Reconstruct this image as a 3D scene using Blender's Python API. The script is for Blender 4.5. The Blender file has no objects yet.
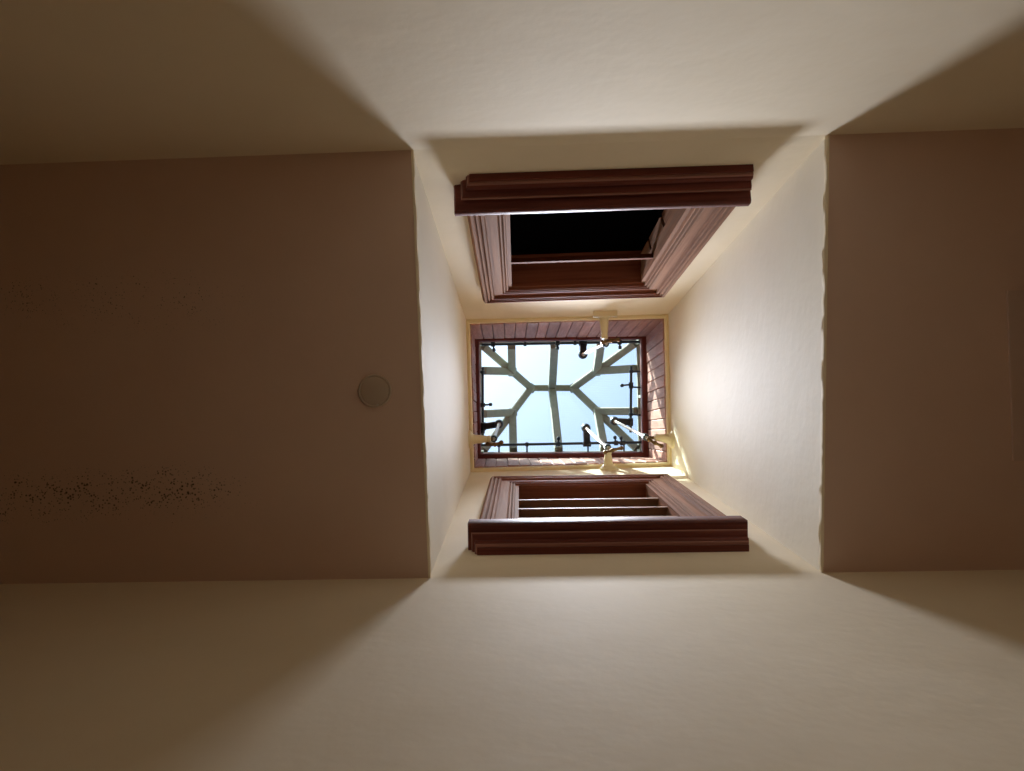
import bpy, math, random
from mathutils import Vector, Matrix
random.seed(7)
C = bpy.context.scene.collection
sc = bpy.context.scene

# ------------------------------------------------------------------ camera
# A phone held at chest-low height in a narrow passage, pointed straight up.
# World: X runs along the passage, Z is up, the camera stands at (0, 0, 0.8).
EYE = 0.8
F, CX, CY = 710.0, 512.0, 385.5
VX, VY, ROLL = 516.0, 398.0, -1.4          # where the zenith falls, and the roll
_z = Vector((VX - CX, VY - CY, F)).normalized()
_x = Vector((math.cos(math.radians(ROLL)), math.sin(math.radians(ROLL)), 0))
_x = (_x - _z * _x.dot(_z)).normalized()
_y = _z.cross(_x)
R3 = Matrix((_x, _y, _z))                   # rows: world axes seen in the lens frame
def at(px, py, D):
    """point at height D above the camera seen in that direction (survey of the photo)"""
    d = R3 @ Vector((px - CX, py - CY, F))
    d = d * (D / d.z)
    return Vector((d.x, d.y, D + EYE))
cam = bpy.data.cameras.new('camera')
cam.sensor_width = 36.0
cam.lens = F / 1024 * 36
cam.clip_start = 0.01
camo = bpy.data.objects.new('camera', cam)
C.objects.link(camo)
right, up, back = R3 @ Vector((1, 0, 0)), R3 @ Vector((0, -1, 0)), R3 @ Vector((0, 0, -1))
camo.matrix_world = Matrix(((right.x, up.x, back.x, 0), (right.y, up.y, back.y, 0), (right.z, up.z, back.z, EYE), (0, 0, 0, 1)))
sc.camera = camo

# ------------------------------------------------------------------ light
SUN_DIR = Vector((0.52, 0.58, -1.0)).normalized()      # the way the sunlight travels
SKY_STRENGTH, SUN_STRENGTH, FILL_STRENGTH, EXPOSURE = 0.43, 18.0, 14.5, 0.0
w = bpy.data.worlds.new('sky')
sc.world = w
w.use_nodes = True
nt = w.node_tree
nt.nodes.clear()
sky = nt.nodes.new('ShaderNodeTexSky')
sky.sky_type = 'NISHITA'
sky.sun_disc = False
sky.sun_elevation = math.asin(-SUN_DIR.z)
sky.sun_rotation = math.atan2(-SUN_DIR.x, -SUN_DIR.y)
sky.air_density = 1.0
sky.dust_density = 4.0
sky.ozone_density = 1.0
bg = nt.nodes.new('ShaderNodeBackground')
bg.inputs['Strength'].default_value = SKY_STRENGTH
wo = nt.nodes.new('ShaderNodeOutputWorld')
nt.links.new(sky.outputs[0], bg.inputs['Color'])
nt.links.new(bg.outputs[0], wo.inputs['Surface'])
sl = bpy.data.lights.new('sun', 'SUN')
sl.energy = SUN_STRENGTH
sl.angle = math.radians(0.6)
sl.color = (1.0, 0.94, 0.84)
so = bpy.data.objects.new('sun', sl)
so.rotation_euler = (-SUN_DIR).to_track_quat('Z', 'Y').to_euler()
so.location = (-3, -3, 9)
C.objects.link(so)
# a portal in the roof light: it adds no light, it only guides the sampling of the sky
pl = bpy.data.lights.new('roof_light_portal', 'AREA')
pl.shape = 'RECTANGLE'
pl.size, pl.size_y = 1.2, 0.85
pl.cycles.is_portal = True
po = bpy.data.objects.new('roof_light_portal', pl)
po.location = (0.315, 0.0, 4.97 + EYE)
C.objects.link(po)
# two added fill lamps inside the shaft, standing in for stronger daylight
for y_, tilt_, part_ in ((0.27, -18.0, 0.57), (-0.28, 15.0, 0.43)):
    dl = bpy.data.lights.new('shaft_fill_lamp', 'AREA')
    dl.shape = 'RECTANGLE'
    dl.size, dl.size_y = 0.45, 0.18
    dl.spread = math.radians(49)
    dl.energy = FILL_STRENGTH * part_
    dl.color = (0.94, 0.99, 1.12)
    do = bpy.data.objects.new('shaft_fill_lamp', dl)
    do.location = (0.31, y_, 4.75 + EYE)
    do.rotation_euler = (math.radians(tilt_), math.radians(-2.5), 0)
    C.objects.link(do)
sc.view_settings.view_transform = 'Standard'
sc.view_settings.look = 'None'
sc.view_settings.exposure = EXPOSURE
sc.view_settings.gamma = 1.0
sc.view_settings.use_curve_mapping = False
sc.cycles.max_bounces = 14
sc.cycles.diffuse_bounces = 10
sc.cycles.transparent_max_bounces = 16
sc.cycles.caustics_reflective = False
sc.cycles.caustics_refractive = False

# ------------------------------------------------------------------ materials
def newmat(name, col, rough=0.6, spec=0.5, metal=0.0):
    m = bpy.data.materials.new(name)
    m.use_nodes = True
    b = m.node_tree.nodes['Principled BSDF']
    b.inputs['Base Color'].default_value = (*col, 1)
    b.inputs['Roughness'].default_value = rough
    b.inputs['Specular IOR Level'].default_value = spec
    b.inputs['Metallic'].default_value = metal
    return m
def nd(m, t, **kw):
    n = m.node_tree.nodes.new(t)
    for k, v in kw.items():
        if k in n.inputs: n.inputs[k].default_value = v
        else: setattr(n, k, v)
    return n
def ln(m, a, b): m.node_tree.links.new(a, b)
def coords(m, scale=(1, 1, 1), kind='Object'):
    t = nd(m, 'ShaderNodeTexCoord')
    p = nd(m, 'ShaderNodeMapping')
    p.inputs['Scale'].default_value = scale
    ln(m, t.outputs[kind], p.inputs['Vector'])
    return p.outputs[0]
def ramp(m, fac, stops):
    r = nd(m, 'ShaderNodeValToRGB')
    e = r.color_ramp.elements
    while len(e) < len(stops): e.new(0.5)
    for el, (p, c) in zip(e, stops):
        el.position = p
        el.color = (*c, 1) if len(c) == 3 else c
    ln(m, fac, r.inputs[0])
    return r.outputs[0]
def mixc(m, fac, a, b, mode='MIX'):
    x = nd(m, 'ShaderNodeMix', data_type='RGBA', blend_type=mode)
    for s, v in ((0, fac), (6, a), (7, b)):
        if hasattr(v, 'node'): ln(m, v, x.inputs[s])
        else: x.inputs[s].default_value = v if s == 0 else (*v, 1)
    return x.outputs[2]
def math_(m, op, a, b=0.0, clamp=False):
    x = nd(m, 'ShaderNodeMath', operation=op, use_clamp=clamp)
    for i, v in enumerate((a, b)):
        if hasattr(v, 'node'): ln(m, v, x.inputs[i])
        else: x.inputs[i].default_value = v
    return x.outputs[0]
def bump(m, h, strength, dist):
    b = nd(m, 'ShaderNodeBump', Strength=strength, Distance=dist)
    ln(m, h, b.inputs['Height'])
    ln(m, b.outputs[0], m.node_tree.nodes['Principled BSDF'].inputs['Normal'])
def base(m): return m.node_tree.nodes['Principled BSDF'].inputs['Base Color']

def plaster(name, col, col2):
    m = newmat(name, col, 0.75, 0.2)
    v = coords(m)
    n1 = nd(m, 'ShaderNodeTexNoise', Scale=1.6, Detail=5.0, Roughness=0.6)
    n2 = nd(m, 'ShaderNodeTexNoise', Scale=26.0, Detail=3.0)
    ln(m, v, n1.inputs['Vector']); ln(m, v, n2.inputs['Vector'])
    c = ramp(m, n1.outputs['Fac'], [(0.35, col2), (0.62, col)])
    ln(m, c, base(m))
    h = math_(m, 'ADD', n1.outputs['Fac'], math_(m, 'MULTIPLY', n2.outputs['Fac'], 0.12))
    bump(m, h, 0.5, 0.012)
    return m
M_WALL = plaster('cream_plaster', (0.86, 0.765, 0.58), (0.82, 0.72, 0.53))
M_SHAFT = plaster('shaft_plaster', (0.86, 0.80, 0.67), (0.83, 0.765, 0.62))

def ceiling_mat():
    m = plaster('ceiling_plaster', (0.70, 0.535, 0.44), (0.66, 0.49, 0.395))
    prev = base(m).links[0].from_socket
    v = coords(m)
    sep = nd(m, 'ShaderNodeSeparateXYZ')
    ln(m, v, sep.inputs[0])
    def band(x0, x1, y0, y1, fx, fy):
        def win(s, a, b, f):
            l = nd(m, 'ShaderNodeMapRange', interpolation_type='SMOOTHSTEP')
            l.inputs[1].default_value, l.inputs[2].default_value = a - f, a + f
            ln(m, s, l.inputs[0])
            r = nd(m, 'ShaderNodeMapRange', interpolation_type='SMOOTHSTEP')
            r.inputs[1].default_value, r.inputs[2].default_value = b - f, b + f
            r.inputs[3].default_value, r.inputs[4].default_value = 1, 0
            ln(m, s, r.inputs[0])
            return math_(m, 'MULTIPLY', l.outputs[0], r.outputs[0])
        return math_(m, 'MULTIPLY', win(sep.outputs[0], x0, x1, fx), win(sep.outputs[1], y0, y1, fy))
    dense = band(-1.62, -0.76, 0.165, 0.315, 0.22, 0.07)
    loose = math_(m, 'MULTIPLY', band(-1.65, -0.74, -0.42, -0.20, 0.2, 0.12), 0.62)
    mask = math_(m, 'MAXIMUM', dense, loose)
    spots = nd(m, 'ShaderNodeTexVoronoi', Scale=125.0, Randomness=1.0)
    ln(m, v, spots.inputs['Vector'])
    clump = nd(m, 'ShaderNodeTexNoise', Scale=19.0, Detail=4.0)
    ln(m, v, clump.inputs['Vector'])
    rad = math_(m, 'MULTIPLY', mask, math_(m, 'MULTIPLY', math_(m, 'SUBTRACT', clump.outputs['Fac'], 0.08, True), 0.95))
    speck = math_(m, 'MULTIPLY', math_(m, 'SUBTRACT', rad, spots.outputs['Distance']), 4.0, True)
    ln(m, mixc(m, speck, prev, (0.10, 0.075, 0.06)), base(m))
    return m
M_CEIL = ceiling_mat()

def wood(name, dark, light, rough, scale=(22, 22, 1.6), vary=0.0, spec=0.5, worn=None):
    m = newmat(name, dark, rough, spec)
    v = coords(m, scale)
    oi = nd(m, 'ShaderNodeObjectInfo')
    off = nd(m, 'ShaderNodeVectorMath', operation='ADD')
    ln(m, v, off.inputs[0])
    sc_ = nd(m, 'ShaderNodeCombineXYZ')
    ln(m, math_(m, 'MULTIPLY', oi.outputs['Random'], 40.0), sc_.inputs[2])
    ln(m, sc_.outputs[0], off.inputs[1])
    g = nd(m, 'ShaderNodeTexNoise', Scale=1.0, Detail=6.0, Roughness=0.65, Distortion=0.6)
    ln(m, off.outputs[0], g.inputs['Vector'])
    c = ramp(m, g.outputs['Fac'], [(0.3, dark), (0.68, light)])
    if worn:
        n = nd(m, 'ShaderNodeTexNoise', Scale=0.32, Detail=4.0, Roughness=0.7)
        ln(m, off.outputs[0], n.inputs['Vector'])
        c = mixc(m, ramp(m, n.outputs['Fac'], [(0.46, (0, 0, 0)), (0.6, (1, 1, 1))]), c, worn)
    if vary:
        hs = nd(m, 'ShaderNodeHueSaturation')
        ln(m, c, hs.inputs['Color'])
        ln(m, math_(m, 'ADD', 1 - vary, math_(m, 'MULTIPLY', oi.outputs['Random'], 2 * vary)), hs.inputs['Value'])
        c = hs.outputs[0]
    ln(m, c, base(m))
    bump(m, g.outputs['Fac'], 0.35, 0.004)
    return m
M_MAHOG = wood('varnished_mahogany', (0.075, 0.018, 0.012), (0.19, 0.050, 0.033), 0.5, (0.7, 30, 30), spec=0.15)
M_RIDGE = wood('highlight_mahogany', (0.20, 0.085, 0.06), (0.36, 0.17, 0.125), 0.5, (0.7, 30, 30), spec=0.2)  # lighter tone for the sill beads, gloss highlights put into the colour
M_CASE = wood('worn_mahogany', (0.165, 0.072, 0.036), (0.37, 0.19, 0.11), 0.72, (34, 1.2, 34), spec=0.06, worn=(0.26, 0.155, 0.10))
M_CASEH = wood('worn_mahogany_along', (0.13, 0.036, 0.018), (0.25, 0.085, 0.042), 0.7, (1.2, 34, 34), spec=0.07)
M_SLAT = wood('louvre_wood', (0.26, 0.14, 0.075), (0.40, 0.24, 0.14), 0.6, (2.0, 30, 30), spec=0.2)
M_PLANK = wood('lining_boards', (0.34, 0.150, 0.105), (0.52, 0.285, 0.215), 0.6, (40, 40, 3.0), vary=0.22)
M_RED = wood('red_brown_curb', (0.13, 0.026, 0.020), (0.20, 0.046, 0.034), 0.45, (10, 10, 10))
M_BAR = wood('grey_green_glazing_bar', (0.30, 0.335, 0.265), (0.40, 0.435, 0.355), 0.6, (12, 12, 12), vary=0.08)
M_CREAM = newmat('cream_paint', (0.84, 0.72, 0.44), 0.4)
M_CREAM2 = newmat('cream_enamel', (0.72, 0.62, 0.38), 0.3)
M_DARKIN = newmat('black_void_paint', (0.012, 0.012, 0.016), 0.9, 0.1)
M_IRON = newmat('dark_iron', (0.05, 0.075, 0.09), 0.4, 0.5, 0.5)
M_BRASS = newmat('tarnished_brass', (0.16, 0.10, 0.045), 0.35, 0.5, 0.8)
M_TUBE = newmat('pale_steel_tube', (0.50, 0.49, 0.45), 0.35, 0.5, 0.2)
M_PLATE = newmat('plate_plastic', (0.50, 0.41, 0.32), 0.45)
M_GREYRECT = newmat('grey_rectangle', (0.59, 0.455, 0.385), 0.6)
M_FLOOR = wood('floor_boards', (0.215, 0.105, 0.052), (0.33, 0.185, 0.10), 0.5, (2, 20, 20))

def glass_mat():
    m = bpy.data.materials.new('wired_glass')
    m.use_nodes = True
    t = m.node_tree
    t.nodes.clear()
    out = t.nodes.new('ShaderNodeOutputMaterial')
    tr = t.nodes.new('ShaderNodeBsdfTransparent')
    tr.inputs[0].default_value = (0.86, 0.95, 0.96, 1)
    gl = t.nodes.new('ShaderNodeBsdfGlossy')
    gl.inputs['Roughness'].default_value = 0.05
    df = t.nodes.new('ShaderNodeBsdfTranslucent')
    df.inputs[0].default_value = (0.85, 0.92, 0.92, 1)
    v = coords(m)
    s = nd(m, 'ShaderNodeSeparateXYZ')
    ln(m, v, s.inputs[0])
    lines = None
    for i in (0, 1):                       # the wire mesh cast in the glass
        a = math_(m, 'ABSOLUTE', math_(m, 'SUBTRACT', math_(m, 'FRACT', math_(m, 'MULTIPLY', s.outputs[i], 1 / 0.0135)), 0.5))
        l = math_(m, 'LESS_THAN', a, 0.045)
        lines = l if lines is None else math_(m, 'MAXIMUM', lines, l)
    wire = t.nodes.new('ShaderNodeBsdfTransparent')
    wire.inputs[0].default_value = (0.80, 0.86, 0.88, 1)
    m1 = nd(m, 'ShaderNodeMixShader'); m1.inputs[0].default_value = 0.012
    ln(m, tr.outputs[0], m1.inputs[1]); ln(m, df.outputs[0], m1.inputs[2])
    m2 = nd(m, 'ShaderNodeMixShader'); m2.inputs[0].default_value = 0.03
    ln(m, m1.outputs[0], m2.inputs[1]); ln(m, gl.outputs[0], m2.inputs[2])
    m3 = nd(m, 'ShaderNodeMixShader')
    ln(m, lines, m3.inputs[0]); ln(m, m2.outputs[0], m3.inputs[1]); ln(m, wire.outputs[0], m3.inputs[2])
    ln(m, m3.outputs[0], out.inputs[0])
    return m
M_GLASS = glass_mat()

# ------------------------------------------------------------------ builders
W = {}
def tag(o, label=None, cat=None, group=None, kind=None):
    for k, v in (('label', label), ('category', cat), ('group', group), ('kind', kind)):
        if v: o[k] = v
    return o
def empty(name, mat4):
    o = bpy.data.objects.new(name, None)
    o.empty_display_size = 0.1
    C.objects.link(o)
    loc, rot, _ = mat4.decompose()
    o.location = loc
    o.rotation_euler = rot.to_euler()
    W[o] = Matrix.LocRotScale(loc, rot, None)
    return o
class MB:
    def __init__(s): s.v, s.f = [], []
    def add(s, vs, fs):
        n = len(s.v)
        s.v += [Vector(x) for x in vs]
        s.f += [tuple(i + n for i in f) for f in fs]
        return s
    def loft(s, rings, cap=True, closed=True):
        n = len(rings[0])
        vs = [p for r in rings for p in r]
        fs = []
        for i in range(len(rings) - 1):
            for j in range(n if closed else n - 1):
                k = (j + 1) % n
                fs.append((i * n + j, i * n + k, (i + 1) * n + k, (i + 1) * n + j))
        if cap:
            fs.append(tuple(range(n))[::-1])
            fs.append(tuple((len(rings) - 1) * n + j for j in range(n)))
        return s.add(vs, fs)
    def frame(s, d):
        d = d.normalized()
        a = Vector((0, 0, 1)) if abs(d.z) < 0.9 else Vector((1, 0, 0))
        u = d.cross(a).normalized()
        return u, d.cross(u)
    def lathe(s, p0, d, prof, n=16):
        """prof: (distance along d, radius)"""
        p0, d = Vector(p0), Vector(d).normalized()
        u, v = s.frame(d)
        return s.loft([[p0 + d * a + (u * math.cos(t) + v * math.sin(t)) * max(r, 1e-4)
                        for t in [2 * math.pi * k / n for k in range(n)]] for a, r in prof])
    def tube(s, p0, p1, r, n=12):
        L = (Vector(p1) - Vector(p0)).length
        return s.lathe(p0, Vector(p1) - Vector(p0), [(0, r), (L, r)], n)
    def bar(s, p0, p1, wdt, hgt, upv=(0, 0, 1), ch=0.0):
        """chamfered bar from p0 to p1; p0 and p1 run along its TOP face"""
        p0, p1 = Vector(p0), Vector(p1)
        d = (p1 - p0).normalized()
        sd = d.cross(Vector(upv)).normalized()
        u = sd.cross(d)
        h = wdt / 2
        sec = [(-h, 0), (h, 0), (h, -hgt + ch), (h - ch, -hgt), (-h + ch, -hgt), (-h, -hgt + ch)] if ch else [(-h, 0), (h, 0), (h, -hgt), (-h, -hgt)]
        return s.loft([[p + sd * a + u * b for a, b in sec] for p in (p0, p1)])
    def box(s, c, ax, ay, az):
        c, ax, ay, az = Vector(c), Vector(ax), Vector(ay), Vector(az)
        return s.loft([[c + z - ax - ay, c + z + ax - ay, c + z + ax + ay, c + z - ax + ay] for z in (-az, az)])
    def build(s, name, mat, parent=None, smooth=False):
        me = bpy.data.meshes.new(name)
        M = W[parent].inverted() if parent else Matrix()
        me.from_pydata([M @ v for v in s.v], [], s.f)
        import bmesh
        b = bmesh.new(); b.from_mesh(me)
        bmesh.ops.recalc_face_normals(b, faces=b.faces)
        b.to_mesh(me); b.free()
        me.materials.append(mat)
        if smooth:
            me.shade_smooth()
            me.set_sharp_from_angle(angle=math.radians(40))
        o = bpy.data.objects.new(name, me)
        C.objects.link(o)
        if parent: o.parent = parent
        W[o] = W[parent] if parent else Matrix()
        return o
def lerp(a, b, t): return a + (b - a) * t

# ------------------------------------------------------------------ the room
HC = 2.0                                     # ceiling above the camera
HT = 4.12                                    # top of the plaster shaft
HL = 4.95                                    # top of the boarded lining
HR = 5.15                                    # eaves of the glazed roof
HP = 5.65                                    # its ridge
c0, c1, c2, c3 = at(412, 150, HC), at(828, 135, HC), at(822, 572.5, HC), at(429.5, 578, HC)   # NW NE SE SW
t0, t1, t2, t3 = at(466, 320, HT), at(668, 314.5, HT), at(671.5, 466, HT), at(470.5, 472, HT)
l0, l1, l2, l3 = at(475, 339, HL), at(646, 336.5, HL), at(648.5, 457, HL), at(478, 458.5, HL)
XW, XE = -3.0, 3.2
def along(a, b, x): return lerp(a, b, (x - a.x) / (b.x - a.x))

def long_wall(name, a, b, ta, tb, hole):
    """passage wall that runs on up as a wall of the shaft; hole = (s0, s1, D0, D1)"""
    s0, s1, d0, d1 = hole
    mb = MB()
    W0, E0 = along(a, b, XW), along(a, b, XE)
    xs = [W0, a, lerp(a, b, 0.25), lerp(a, b, 0.5), lerp(a, b, 0.75), b, E0]
    low = [[Vector((p.x, p.y, z)) for p in xs] for z in (0.0, 1.0, 2.0, 2.6)]
    low.append(xs)
    mb.loft(low, cap=False, closed=False)
    ss = [0, s0, (s0 + s1) / 2, s1, 1]
    ts = [0, (d0 - HC) / (HT - HC), ((d0 + d1) / 2 - HC) / (HT - HC), (d1 - HC) / (HT - HC), 1]
    g = [[lerp(lerp(a, b, s), lerp(ta, tb, s), t) for s in ss] for t in ts]
    vs = [p for r in g for p in r]
    fs = [(i * 5 + j, i * 5 + j + 1, (i + 1) * 5 + j + 1, (i + 1) * 5 + j) for i in range(4) for j in range(4)
          if not (i in (1, 2) and j in (1, 2))]
    mb.add(vs, fs)
    return tag(mb.build(name, M_WALL, smooth=True), kind='structure')

# openings of the two louvred windows (X range, height range above the camera)
NWIN = dict(x0=-0.150, x1=0.752, d0=2.17, d1=3.50)
SWIN = dict(x0=-0.150, x1=0.755, d0=2.235, d1=3.60)
def hole(a, b, wn):
    return ((wn['x0'] + 0.13 - a.x) / (b.x - a.x), (wn['x1'] - 0.13 - a.x) / (b.x - a.x), wn['d0'] + 0.06, wn['d1'] - 0.13)
long_wall('wall_north', c0, c1, t0, t1, hole(c0, c1, NWIN))
long_wall('wall_south', c3, c2, t3, t2, hole(c3, c2, SWIN))

def shaft_wall(name, a, b, ta, tb, rough):
    mb = MB()
    n, k = 40, 6
    rings = []
    for j in range(k + 1):
        row = []
        for i in range(n + 1):
            p = lerp(lerp(a, b, i / n), lerp(ta, tb, i / n), j / k)
            row.append(p)
        rings.append(row)
    mb.loft(rings, cap=False, closed=False)
    return tag(mb.build(name, M_SHAFT, smooth=True), kind='structure')
shaft_wall('wall_west', c0, c3, t0, t3, 0)
shaft_wall('wall_east', c1, c2, t1, t2, 0)

def ceiling(name, xe, a, b):
    """flat slab of ceiling ending at the shaft (a is its north corner, b its south corner)"""
    na, sa = along(c0, c1, xe), along(c3, c2, xe)
    dn, ds = Vector((0, -0.05, 0)), Vector((0, 0.05, 0))
    low = [na + dn, a + dn, a, b, b + ds, sa + ds]
    away = Vector((math.copysign(0.04, xe), 0, 0))
    top = [p + Vector((0, 0, 0.18)) + (away if 0 < i < 5 else Vector()) for i, p in enumerate(low)]
    return tag(MB().loft([low, top]).build(name, M_CEIL), kind='structure')
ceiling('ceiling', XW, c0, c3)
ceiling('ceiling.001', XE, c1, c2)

# worn plaster arris where the ceiling turns up into the shaft
def arris(name, a, b, ta, tb, sgn, amp, width):
    rnd = random.Random(3)
    mb, rings, n = MB(), [], 70
    for i in range(n + 1):
        t = i / n
        p = lerp(a, b, t)
        q = amp * (rnd.random() + 0.6 * math.sin(i * 0.7) * rnd.random())
        wv = width * (0.75 + 0.5 * rnd.random())
        rings.append([p + Vector((sgn * 0.004, 0, 0.004)), p + Vector((sgn * 0.003, 0, -0.002 - q * 0.3)),
                      p + Vector((-sgn * (0.003 + q * .6), 0, -0.001)), p + Vector((-sgn * (0.004 + q), 0, wv * 0.5)), p + Vector((-sgn * 0.0005, 0, wv))])
    mb.loft(rings)
    return tag(mb.build(name, M_WALL, smooth=True), kind='structure')
arris('trim_1', c1, c2, t1, t2, 1, 0.0035, 0.018)
arris('trim_2', c0, c3, t0, t3, -1, 0.0015, 0.012)

n0, s0_ = along(c0, c1, XW), along(c3, c2, XW)
n1, s1_ = along(c0, c1, XE), along(c3, c2, XE)
Z0 = lambda p: Vector((p.x, p.y, 0))
tag(MB().loft([[Z0(n0) + Vector((0, -.05, z)), Z0(n1) + Vector((0, -.05, z)), Z0(s1_) + Vector((0, .05, z)), Z0(s0_) + Vector((0, .05, z))] for z in (-0.1, 0)])
    .build('floor', M_FLOOR), kind='structure')
def endwall(name, a, b, dx):
    q = [Z0(a) + Vector((0, -.05, 0)), Z0(b) + Vector((0, .05, 0)), b + Vector((0, .05, .18)), a + Vector((0, -.05, .18))]
    return tag(MB().loft([q, [p + Vector((dx, 0, 0)) for p in q]]).build(name, M_WALL), kind='structure')
endwall('wall_passage_west', n0, s0_, -0.12)
endwall('wall_passage_east', n1, s1_, 0.12)

# ------------------------------------------------------------------ boarded lining above the shaft
lin = empty('skylight_lining', Matrix.Translation(((t0 + t1 + t2 + t3) / 4)))
tag(lin, 'lining of upright reddish boards with a cream bead, under the skylight', 'panelling')
rnd = random.Random(11)
IN = 0.022
ctr = (t0 + t1 + t2 + t3) / 4
def side(a, b, ta, tb, n):
    d = (b - a).normalized()
    nrm = d.cross(Vector((0, 0, 1)))
    if nrm.dot(Vector((ctr.x, ctr.y, a.z)) - a) < 0: nrm = -nrm
    edges = [0.0]
    for i in range(n): edges.append(edges[-1] + 1 + rnd.uniform(-0.07, 0.07))
    L = (b - a).length
    for i in range(n):
        e0, e1 = edges[i] / edges[-1], edges[i + 1] / edges[-1]
        g, ch = 0.0016 / L, 0.0035 / L
        pr = 0.012 + rnd.uniform(-0.0018, 0.0018)
        sec = [(e0 + g, 0), (e0 + g, pr - .004), (e0 + g + ch, pr), (e1 - g - ch, pr), (e1 - g, pr - .004), (e1 - g, 0)]
        MB().loft([[lerp(p, q, s) + nrm * k for s, k in sec] for p, q in ((a, b), (ta, tb))]).build('board', M_PLANK, lin)
    return nrm
NS = []
for a, b, ta, tb, n in ((t0, t1, l0, l1, 17), (t1, t2, l1, l2, 13), (t3, t2, l3, l2, 17), (t0, t3, l0, l3, 13)):
    k = 0.016
    m = Vector((ctr.x, ctr.y, 0))
    def inn(p, q): return Vector((p.x + math.copysign(k, ctr.x - p.x), p.y + math.copysign(k, ctr.y - p.y), q))
    def outw(p): return Vector((p.x - math.copysign(.012, ctr.x - p.x), p.y - math.copysign(.012, ctr.y - p.y), p.z))
    nrm = side(inn(a, a.z + .012), inn(b, b.z + .012), outw(ta), outw(tb), n)
    # backing behind the joints
    MB().add([a, b, outw(tb) - nrm * .003, outw(ta) - nrm * .003], [(0, 1, 2, 3)]).build('backing', M_RED, lin)
# cream bead around the foot of the boards
ring_o = [t0, t1, t2, t3]
def inset(p, k): return Vector((p.x + k * math.copysign(1, ctr.x - p.x), p.y + k * math.copysign(1, ctr.y - p.y), p.z))
for i in range(4):
    a, b = ring_o[i], ring_o[(i + 1) % 4]
    prof = [(-0.004, -.006), (0.010, -.012), (0.017, -.010), (0.022, 0.0), (0.022, .012), (-0.004, .012)]
    MB().loft([[inset(p, k) + Vector((0, 0, z)) for k, z in prof] for p in (a, b)]).build('bead', M_CREAM, lin, True)

# ------------------------------------------------------------------ skylight
skl = empty('skylight', Matrix.Translation((ctr.x, ctr.y, HL + EYE)))
tag(skl, 'hipped roof light of wired glass in grey glazing bars on a dark red curb', 'skylight')
q0, q1, q2, q3 = at(479.3, 341.8, HL), at(641, 339.2, HL), at(642.5, 452, HL), at(481, 453.3, HL)
for (a, b, ia, ib) in ((l0, l1, q0, q1), (l1, l2, q1, q2), (l2, l3, q2, q3), (l3, l0, q3, q0)):
    def out(p): return inset(p, -0.03)
    a_, b_ = out(a), out(b)
    sec = lambda o, i: [o + Vector((0, 0, -.002)), lerp(o, i, .9) + Vector((0, 0, -.006)), i + Vector((0, 0, .004)), i + Vector((0, 0, .05)), o + Vector((0, 0, .05))]
    MB().loft([sec(a_, ia), sec(b_, ib)]).build('curb', M_RED, skl)
e0, e1, e2, e3 = at(481, 344.5, HR), at(637, 342, HR), at(638.8, 451, HR), at(482.2, 452.5, HR)
Zv = lambda p, z: Vector((p.x, p.y, z))
for a, b, n in ((e0, e1, 3), (e1, e2, 2), (e2, e3, 3), (e3, e0, 2)):
    d = (b - a).normalized()
    nrm = Vector((d.y, -d.x, 0))
    if nrm.dot(a - ctr) < 0: nrm = -nrm
    MB().bar(a + nrm * .02 + Vector((0, 0, .02)), b + nrm * .02 + Vector((0, 0, .02)), 0.045, 0.035, ch=.006).build('eaves_rail', M_BAR, skl)
    for i in range(n):                        # low upright lights between curb and eaves
        p, r = lerp(a, b, i / n), lerp(a, b, (i + 1) / n)
        o = nrm * 0.03
        zb, zt = HL + EYE + .05, HR + EYE - .012
        MB().box((Zv(p, (zb + zt) / 2) + Zv(r, (zb + zt) / 2)) / 2 + o, (r - p) / 2, nrm * .002, Vector((0, 0, (zt - zb) / 2))).build('side_pane', M_GLASS, skl)
        if i: MB().bar(Zv(p, zb) + o * .7, Zv(p, zt) + o * .7, .02, .02, upv=nrm).build('mullion', M_BAR, skl)
    MB().bar(Zv(a, HL + EYE + .05) + nrm * .025, Zv(a, HR + EYE - .01) + nrm * .025, .04, .04, upv=nrm).build('corner_post', M_BAR, skl)
rw, re_ = at(531, 388, HP), at(573, 388, HP)
rc = lerp(rw, re_, 0.5)
tw, te = 0.60, 0.61
node = {'wn': lerp(e0, rw, tw), 'ws': lerp(e3, rw, tw), 'en': lerp(e1, re_, te), 'es': lerp(e2, re_, te)}
bN = [along(e0, e1, node['wn'].x + .002), along(e0, e1, rc.x), along(e0, e1, node['en'].x)]
bS = [along(e3, e2, node['ws'].x), along(e3, e2, rc.x + .012), along(e3, e2, node['es'].x + .01)]
def aty(a, b, y): return lerp(a, b, (y - a.y) / (b.y - a.y))
bW = [aty(e0, e3, node['wn'].y), aty(e0, e3, node['ws'].y)]
bE = [aty(e1, e2, node['en'].y), aty(e1, e2, node['es'].y)]
BW, BH = 0.060, 0.045
def up_of(p, q, s):
    return Vector((0, 0, 1))
lift = Vector((0, 0, 0.022))
MB().bar(rw + lift, re_ + lift, .05, .05, ch=.008).build('ridge_bar', M_BAR, skl)
for a, b in ((e0, rw), (e3, rw), (e1, re_), (e2, re_)):
    MB().bar(a + lift, b + lift, .055, .055, ch=.008).build('hip_bar', M_BAR, skl)
for a, b in ((bN[0], node['wn']), (bN[2], node['en']), (bS[0], node['ws']), (bS[2], node['es']),
             (bW[0], node['wn']), (bW[1], node['ws']), (bE[0], node['en']), (bE[1], node['es'])):
    MB().bar(a + lift * .8, b + lift * .8, .058, .045, ch=.006).build('jack_bar', M_BAR, skl)
for a in (bN[1], bS[1]):
    MB().bar(a + lift * .8, rc + lift * .8, .060, .045, ch=.006).build('rafter_bar', M_BAR, skl)
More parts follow.
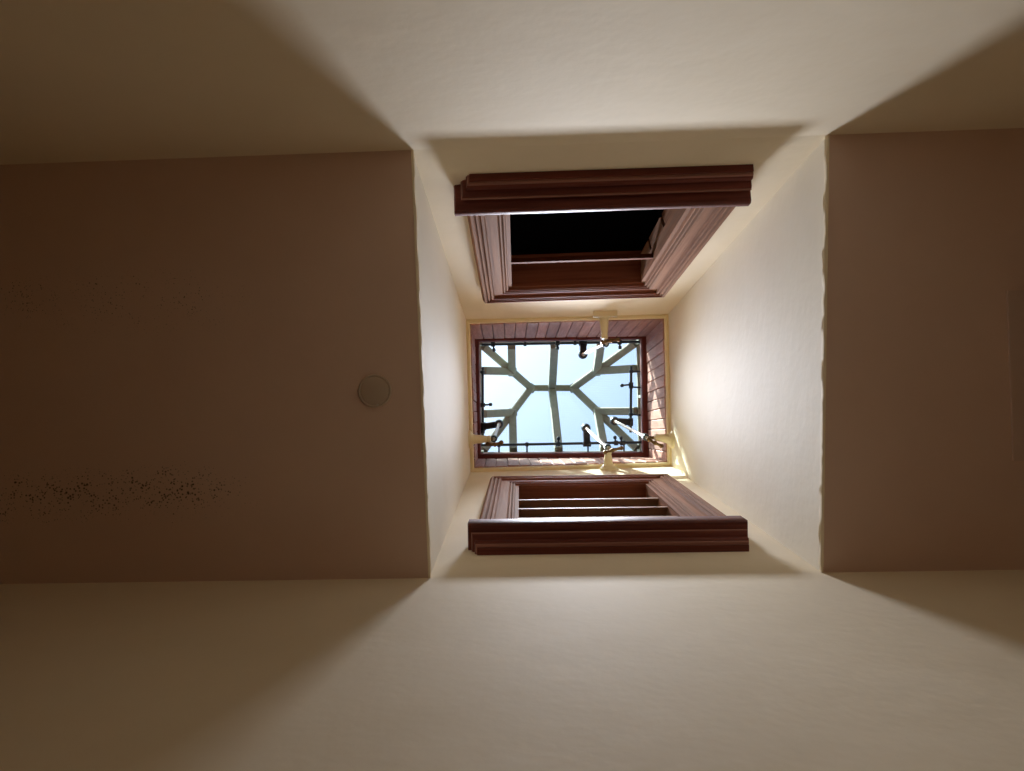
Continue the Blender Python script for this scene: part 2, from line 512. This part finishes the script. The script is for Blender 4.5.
def pane(*ps):
    u = Vector((0, 0, .024))
    MB().loft([[p + u for p in ps], [p + u + Vector((0, 0, .006)) for p in ps]]).build('pane', M_GLASS, skl)
pane(e0, bN[0], node['wn']); pane(bN[0], bN[1], rc, rw, node['wn']); pane(bN[1], bN[2], node['en'], re_, rc); pane(bN[2], e1, node['en'])
pane(e3, bS[0], node['ws']); pane(bS[0], bS[1], rc, rw, node['ws']); pane(bS[1], bS[2], node['es'], re_, rc); pane(bS[2], e2, node['es'])
pane(e0, bW[0], node['wn']); pane(bW[0], bW[1], node['ws'], rw, node['wn']); pane(bW[1], e3, node['ws'])
pane(e1, bE[0], node['en']); pane(bE[0], bE[1], node['es'], re_, node['en']); pane(bE[1], e2, node['es'])

# ------------------------------------------------------------------ louvred windows
CASING = [(0, 0), (0, .030), (.005, .036), (.012, .044), (.022, .044), (.026, .035), (.030, .041), (.037, .041), (.041, .033),
        (.047, .039), (.056, .039), (.060, .030), (.100, .030), (.103, .023), (.108, .028), (.113, .028), (.116, .020),
        (.121, .025), (.126, .025), (.129, .016), (.145, .016), (.145, -.045), (.10, -.045)]
def window(name, wn, a, b, ta, tb, label, sgn, sill, nosex, slats, slots, groove, sdep, thick):
    """sgn +1: faces +Y (north wall); -1: faces -Y. Local u along X, v up the wall, n out of the wall."""
    sm = ((wn['x0'] + wn['x1']) / 2 - a.x) / (b.x - a.x)
    lo, hi = lerp(a, b, sm), lerp(ta, tb, sm)
    vdir = (hi - lo).normalized()
    udir = (b - a).normalized()
    udir = (udir - vdir * udir.dot(vdir)).normalized()
    nrm = udir.cross(vdir)
    if nrm.y * sgn < 0: nrm = -nrm
    D0 = wn['d0']
    org = lerp(lo, hi, (D0 - HC) / (HT - HC))
    if sgn > 0: M = Matrix((-udir, vdir, nrm)).transposed().to_4x4()
    else: M = Matrix((udir, vdir, nrm)).transposed().to_4x4()
    M.translation = org
    root = empty(name, M)
    tag(root, label, 'window', None, 'structure')
    sx = -1 if sgn > 0 else 1
    xc = org.x
    cz = vdir.z
    def P(x, d, n):                            # x: world X, d: height above the camera, n: out of the wall
        return M @ Vector((sx * (x - xc), (d - D0) / cz, n))
    x0, x1, d1 = wn['x0'], wn['x1'], wn['d1']
    # sill: nosing and two bed mouldings, returned at the ends; paler beads paint gloss lines
    nmax = max(n for n, v in sill['nosing'])
    sillo = None
    for prof, nm, mt in [(sill['nosing'], 'sill', M_MAHOG), (sill['bed1'], 'bed_moulding', M_MAHOG), (sill['bed2'], 'bed_moulding', M_MAHOG)] + [(p, 'highlight_bead', M_RIDGE) for p in sill['beads']]:
        rings = []
        for n, v in prof:
            u0, u1 = nosex[0] + sill['ret'][0] * (nmax - n), nosex[1] - sill['ret'][1] * (nmax - n)
            rings.append([P(u0, D0 + v, -.004), P(u0, D0 + v, n), P(u1, D0 + v, n), P(u1, D0 + v, -.004)])
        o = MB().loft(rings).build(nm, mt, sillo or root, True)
        if sillo is None: sillo = o
    stop = sill['top']
    CASE = [(c, n * thick if n > 0 else n) for c, n in CASING]
    # casings, mitred at the head
    cw = CASE[-2][0]
    def leg(xo, s):
        r0 = [P(xo + s * c, D0 + stop, n) for c, n in CASE]
        r1 = [P(xo + s * c, d1 - c, n) for c, n in CASE]
        MB().loft([r0, r1]).build('casing', M_CASE, root)
    leg(x0, 1); leg(x1, -1)
    MB().loft([[P(x0 + c, d1 - c, n) for c, n in CASE], [P(x1 - c, d1 - c, n) for c, n in CASE]]).build('head_casing', M_CASEH, root)
    # reveal: head board and jambs cut with slots that carry the slats
    ix0, ix1, id1 = x0 + cw, x1 - cw, d1 - cw
    dep = 0.13
    def blk(nm, xa, xb, da, db, na, nb, mat, par=root):
        return MB().loft([[P(xa, da, n), P(xb, da, n), P(xb, db, n), P(xa, db, n)] for n in (na, nb)]).build(nm, mat, par)
    blk('head_board', ix0 - .01, ix1 + .01, id1 - .004, id1 + .025, -dep, 0.004, M_CASEH)
    blk('sill_board', ix0 - .01, ix1 + .01, D0 + .06, D0 + .085, -dep, 0.0, M_CASEH)
    for xa, xb, xs in ((ix0 - .034, ix0 - .020, ix0 - .004), (ix1 + .020, ix1 + .034, ix1 + .004)):
        j = blk('jamb', xa, xb, D0 + .07, id1, -dep, 0.0, M_CASE)
        cuts = [D0 + .085] + sorted(slots) + [id1 - .004]
        for i in range(len(cuts) - 1):
            da = cuts[i] + (groove if i else 0)
            db = cuts[i + 1] - (groove if i < len(cuts) - 2 else 0)
            lo_x, hi_x = (xb, xs) if xs > xb else (xs, xa)
            # blocks are skewed like the slats they separate
            rk = 0.09
            MB().loft([[P(lo_x, da + (rk if i else 0) * f, n), P(hi_x, da + (rk if i else 0) * f, n),
                        P(hi_x, min(db + (rk if i < len(cuts) - 2 else 0) * f, id1), n), P(lo_x, min(db + (rk if i < len(cuts) - 2 else 0) * f, id1), n)]
                       for n, f in ((0.0, 0), (-0.115, 1))]).build('jamb_block', M_CASE, j)
    for d in slats:                            # louvre slats, rising towards the back
        sec = [(0.004, -.011), (0.004, .009), (0.0, .011), (-sdep, .011 + sdep * .85), (-sdep, -.009 + sdep * .85)]
        MB().loft([[P(x, d + v, n) for n, v in sec] for x in (ix0 - .018, ix1 + .018)]).build('slat', M_SLAT if sdep > .05 else M_CASEH, root)
    # unlit space behind
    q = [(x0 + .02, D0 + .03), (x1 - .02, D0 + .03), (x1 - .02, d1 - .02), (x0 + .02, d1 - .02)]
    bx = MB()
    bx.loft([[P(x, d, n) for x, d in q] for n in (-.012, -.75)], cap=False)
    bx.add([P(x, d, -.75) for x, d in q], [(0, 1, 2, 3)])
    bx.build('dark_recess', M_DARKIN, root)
    return root
SILL_N = dict(bed2=[(.016, 0), (.021, .001), (.022, .014), (.033, .017), (.036, .021), (.036, .040)],
              bed1=[(.028, .040), (.050, .045), (.055, .050), (.056, .072)],
              nosing=[(.047, .072), (.084, .078), (.090, .086), (.090, .112), (.086, .120), (.02, .126)],
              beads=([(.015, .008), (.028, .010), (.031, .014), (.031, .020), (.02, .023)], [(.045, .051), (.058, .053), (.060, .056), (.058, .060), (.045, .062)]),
              top=.120, ret=(.8, .2))
SILL_S = dict(bed2=[(.016, 0), (.021, .001), (.022, .014), (.034, .016), (.038, .021), (.038, .040)],
              bed1=[(.030, .040), (.050, .043), (.056, .048), (.057, .064)],
              nosing=[(.048, .064), (.078, .067), (.083, .073), (.083, .146), (.080, .152), (.02, .158)],
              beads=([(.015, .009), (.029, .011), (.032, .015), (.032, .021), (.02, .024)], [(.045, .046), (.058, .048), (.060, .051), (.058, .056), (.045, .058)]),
              top=.150, ret=(.55, .3))
window('window_1', NWIN, c0, c1, t0, t1, 'louvred wooden window with a black opening and one slat, nearest the cream plate bracket', 1,
       SILL_N, (-.182, .760), [3.06], [2.50, 2.78, 3.06], .016, .022, 1.5)
window('window_2', SWIN, c3, c2, t3, t2, 'louvred wooden window with several pale-edged slats and grey worn casing', -1,
       SILL_S, (-.168, .736), [2.38, 2.57, 2.76, 2.95, 3.15], [2.38, 2.57, 2.76, 2.95, 3.15], .012, .112, 1.0)

# ------------------------------------------------------------------ window winding gear
def wall_y(a, b, ta, tb, x, D):
    p, q = along(a, b, x), along(ta, tb, x)
    return lerp(p.y, q.y, (D - HC) / (HT - HC))
def winder(label, basep, tip, collar, hub, rod, armp, knobs, levers, posts, plate=False):
    d = (tip - basep).normalized()
    L = (tip - basep).length
    r = empty('window_winder', Matrix.Translation(basep))
    tag(r, label, 'winding gear', 'winding gears under the skylight')
    MB().lathe(basep - d * .006, d, [(0, .052), (.014, .052), (.020, .047), (.024, .036), (.034, .030)], 24).build('flange', M_CREAM2, r, True)
    if plate:
        MB().box(basep + d * .006 + Vector((0, 0, -.055)), Vector((.066, 0, 0)), Vector((0, .018, 0)), Vector((0, 0, .014))).build('wall_plate', M_CREAM2, r)
    MB().lathe(basep + d * .02, d, [(0, .030), (.02, .026), (L * .75, .019), (L - .024, .018), (L - .02, .021), (L - .008, .020), (L - .004, .012)], 20).build('bracket', M_CREAM2, r, True)
    ax = (hub - collar).normalized()
    MB().lathe(collar - ax * .018, ax, [(0, .012), (.002, .019), (.020, .021), (.034, .019), (.036, .012)], 16).build('collar', M_IRON, r, True)
    MB().tube(collar - ax * .035, hub, .0095, 12).build('drive_tube', M_TUBE, r, True)
    h = MB()
    for i in range(len(knobs) - 1):
        a, b = knobs[i], knobs[i + 1]
        ll = (b - a).length
        h.lathe(a, b - a, [(-.011, .003), (-.008, .010), (0, .0135), (.008, .010), (ll * .5, .0075), (ll - .010, .010), (ll, .0145), (ll + .008, .010), (ll + .012, .003)], 12)
    h.tube(tip - d * .01, collar - ax * .02, .009)
    h.build('crank_gear', M_BRASS, r, True)
    g = MB().lathe(hub - ax * .02, ax, [(0, .010), (.002, .026), (.012, .031), (.034, .031), (.042, .024), (.044, .008)], 20).build('gear_hub', M_IRON, r, True)
    MB().lathe(hub - ax * .026, ax, [(0, .006), (.002, .014), (.010, .015)], 12).build('hub_boss', M_TUBE, g, True)
    arm = MB()
    dv = armp - hub
    s = dv.cross(ax).normalized()
    arm.loft([[hub + dv * f + s * (wd * i) + ax * (th * j) for i, j in ((-1, -1), (1, -1), (1, 1), (-1, 1))]
              for f, wd, th in ((.0, .020, .014), (.3, .022, .018), (.8, .022, .018), (1.0, .020, .016), (1.12, .010, .012))])
    arm.lathe(armp - (rod[1] - rod[0]).normalized() * .03, rod[1] - rod[0], [(0, .010), (.004, .019), (.056, .019), (.06, .010)], 14)
    arm.build('gear_arm', M_IRON, r, True)
    rb = MB().tube(rod[0], rod[1], .0095, 12).build('torsion_rod', M_IRON, r, True)
    for a, b in levers:                        # crank levers with knuckles
        dd = (b - a)
        m = MB().lathe(a, rod[1] - rod[0], [(-.016, .008), (-.014, .017), (.014, .017), (.016, .008)], 12)
        m.tube(a, b, .0065, 8)
        m.lathe(b - dd.normalized() * .012, dd, [(0, .006), (.004, .012), (.020, .012), (.025, .005)], 10)
        m.build('lever', M_IRON, r, True)
    for a, b in posts:                         # bearings that hold the rod off the frame
        m = MB().lathe(a, rod[1] - rod[0], [(-.012, .008), (-.010, .0155), (.010, .0155), (.012, .008)], 12)
        m.tube(a, b, .006, 8)
        m.build('bearing', M_IRON, r, True)
    return r
K = 4.06; G = 4.90; RD = 5.0
# south
tp = at(608, 453.5, K); bp = Vector((tp.x, wall_y(c3, c2, t3, t2, tp.x, K), tp.z))
winder('winding gear with cream cone just above the slatted window', bp, tp, at(607.5, 447, 4.12), at(586, 428, G),
       (at(481, 445.2, RD), at(641, 442.3, RD)), at(587, 444, RD - .02),
       [at(605, 452.5, 4.05), at(613, 450, 4.04), at(621.5, 448, 4.05)],
       [(at(558, 444, RD), at(558.5, 438.5, RD - .02)), (at(616, 443, RD), at(615, 437.5, RD - .01)), (at(622, 443, RD), at(621, 438, RD - .02))],
       [(at(499, 445, RD), at(499, 453, RD)), (at(527, 444.4, RD), at(527, 453, RD)), (at(588, 443.4, RD), at(588, 453, RD)), (at(624, 442.6, RD), at(624, 452, RD))])
# east
tp = at(657, 437.5, K); bp = Vector((lerp(c1, c2, .7).x + (lerp(t1, t2, .8).x - lerp(c1, c2, .7).x) * (K - HC) / (HT - HC), tp.y + .012, tp.z))
winder('winding gear with cream cone on the sunlit right shaft wall', bp, tp, at(645.5, 437, 4.12), at(614.5, 421, G),
       (at(631.2, 366, RD), at(630.6, 432.5, RD)), at(630.5, 422, RD - .02),
       [at(648.5, 439.5, 4.05), at(655, 443, 4.04), at(661.5, 446, 4.05)],
       [(at(631, 384.5, RD), at(622, 385.5, RD - .02))],
       [(at(631, 371.5, RD), at(641, 371.5, RD)), (at(631, 387, RD), at(641, 387.5, RD)), (at(630.8, 414.5, RD), at(641, 415, RD))])
# west
tp = at(488, 439, K); bp = Vector((lerp(c0, c3, .7).x + (lerp(t0, t3, .8).x - lerp(c0, c3, .7).x) * (K - HC) / (HT - HC), tp.y, tp.z))
winder('winding gear with cream cone on the left shaft wall', bp, tp, at(494, 438.5, 4.12), at(499, 424, G),
       (at(482.6, 367, RD), at(482.8, 437, RD)), at(483.5, 426.5, RD - .02),
       [at(487.5, 444, 4.05), at(495, 444.5, 4.04), at(501.5, 442.5, 4.05)],
       [(at(482.7, 405, RD), at(490.5, 404.5, RD - .02))],
       [(at(482.6, 372, RD), at(479.5, 372, RD)), (at(482.7, 432, RD), at(480, 432, RD))])
# north
tp = at(604.5, 336.5, K); bp = Vector((tp.x, wall_y(c0, c1, t0, t1, tp.x, K), tp.z))
winder('winding gear with cream cone and square plate beside the black window opening', bp, tp, at(605.5, 344, 4.12), at(583, 354.5, G),
       (at(481.5, 344.6, RD), at(640, 341.8, RD)), at(583, 343.5, RD - .02),
       [at(602.5, 342.5, 4.05), at(611, 340.5, 4.04), at(618.5, 339.5, 4.05)],
       [(at(493, 344.3, RD), at(494, 350, RD - .02)), (at(557.5, 343.3, RD), at(557.5, 348, RD - .02)), (at(619.5, 342.2, RD), at(620, 347.5, RD - .02))],
       [(at(525, 344, RD), at(525, 341, RD)), (at(575, 343, RD), at(575, 340.5, RD))], plate=True)

# ------------------------------------------------------------------ small things on the ceiling
cp = at(375, 391, HC)
pr_ = empty('cover_plate', Matrix.Translation(cp))
tag(pr_, 'round cream blanking plate on the dark ceiling left of the shaft', 'cover plate')
MB().lathe(cp + Vector((0, 0, .002)), (0, 0, -1), [(0, .047), (.007, .047), (.010, .045), (.010, .042), (.008, .040)], 40).build('rim', M_PLATE, pr_, True)
MB().lathe(cp + Vector((0, 0, .002)), (0, 0, -1), [(0, .041), (.009, .040), (.011, .034), (.012, .012)], 40).build('disc', M_PLATE, pr_, True)
MB().lathe(at(378, 405, HC) + Vector((0, 0, -.006)), (0, 0, -1), [(0, .003), (.004, .0028), (.005, .002)], 10).build('screw', M_TUBE, pr_, True)
h0, h1 = at(1006, 291, HC), at(1006, 461, HC)
hp = MB().box(Vector((h0.x + .28, (h0.y + h1.y) / 2, HC + EYE - .003)), Vector((.28, 0, 0)), Vector((0, (h1.y - h0.y) / 2, 0)), Vector((0, 0, .004))).build('ceiling_rectangle', M_GREYRECT)  # thin flat rectangle, slightly darker than the ceiling plaster
tag(hp, 'faint grey flush rectangle on the ceiling right of the shaft', 'panel')
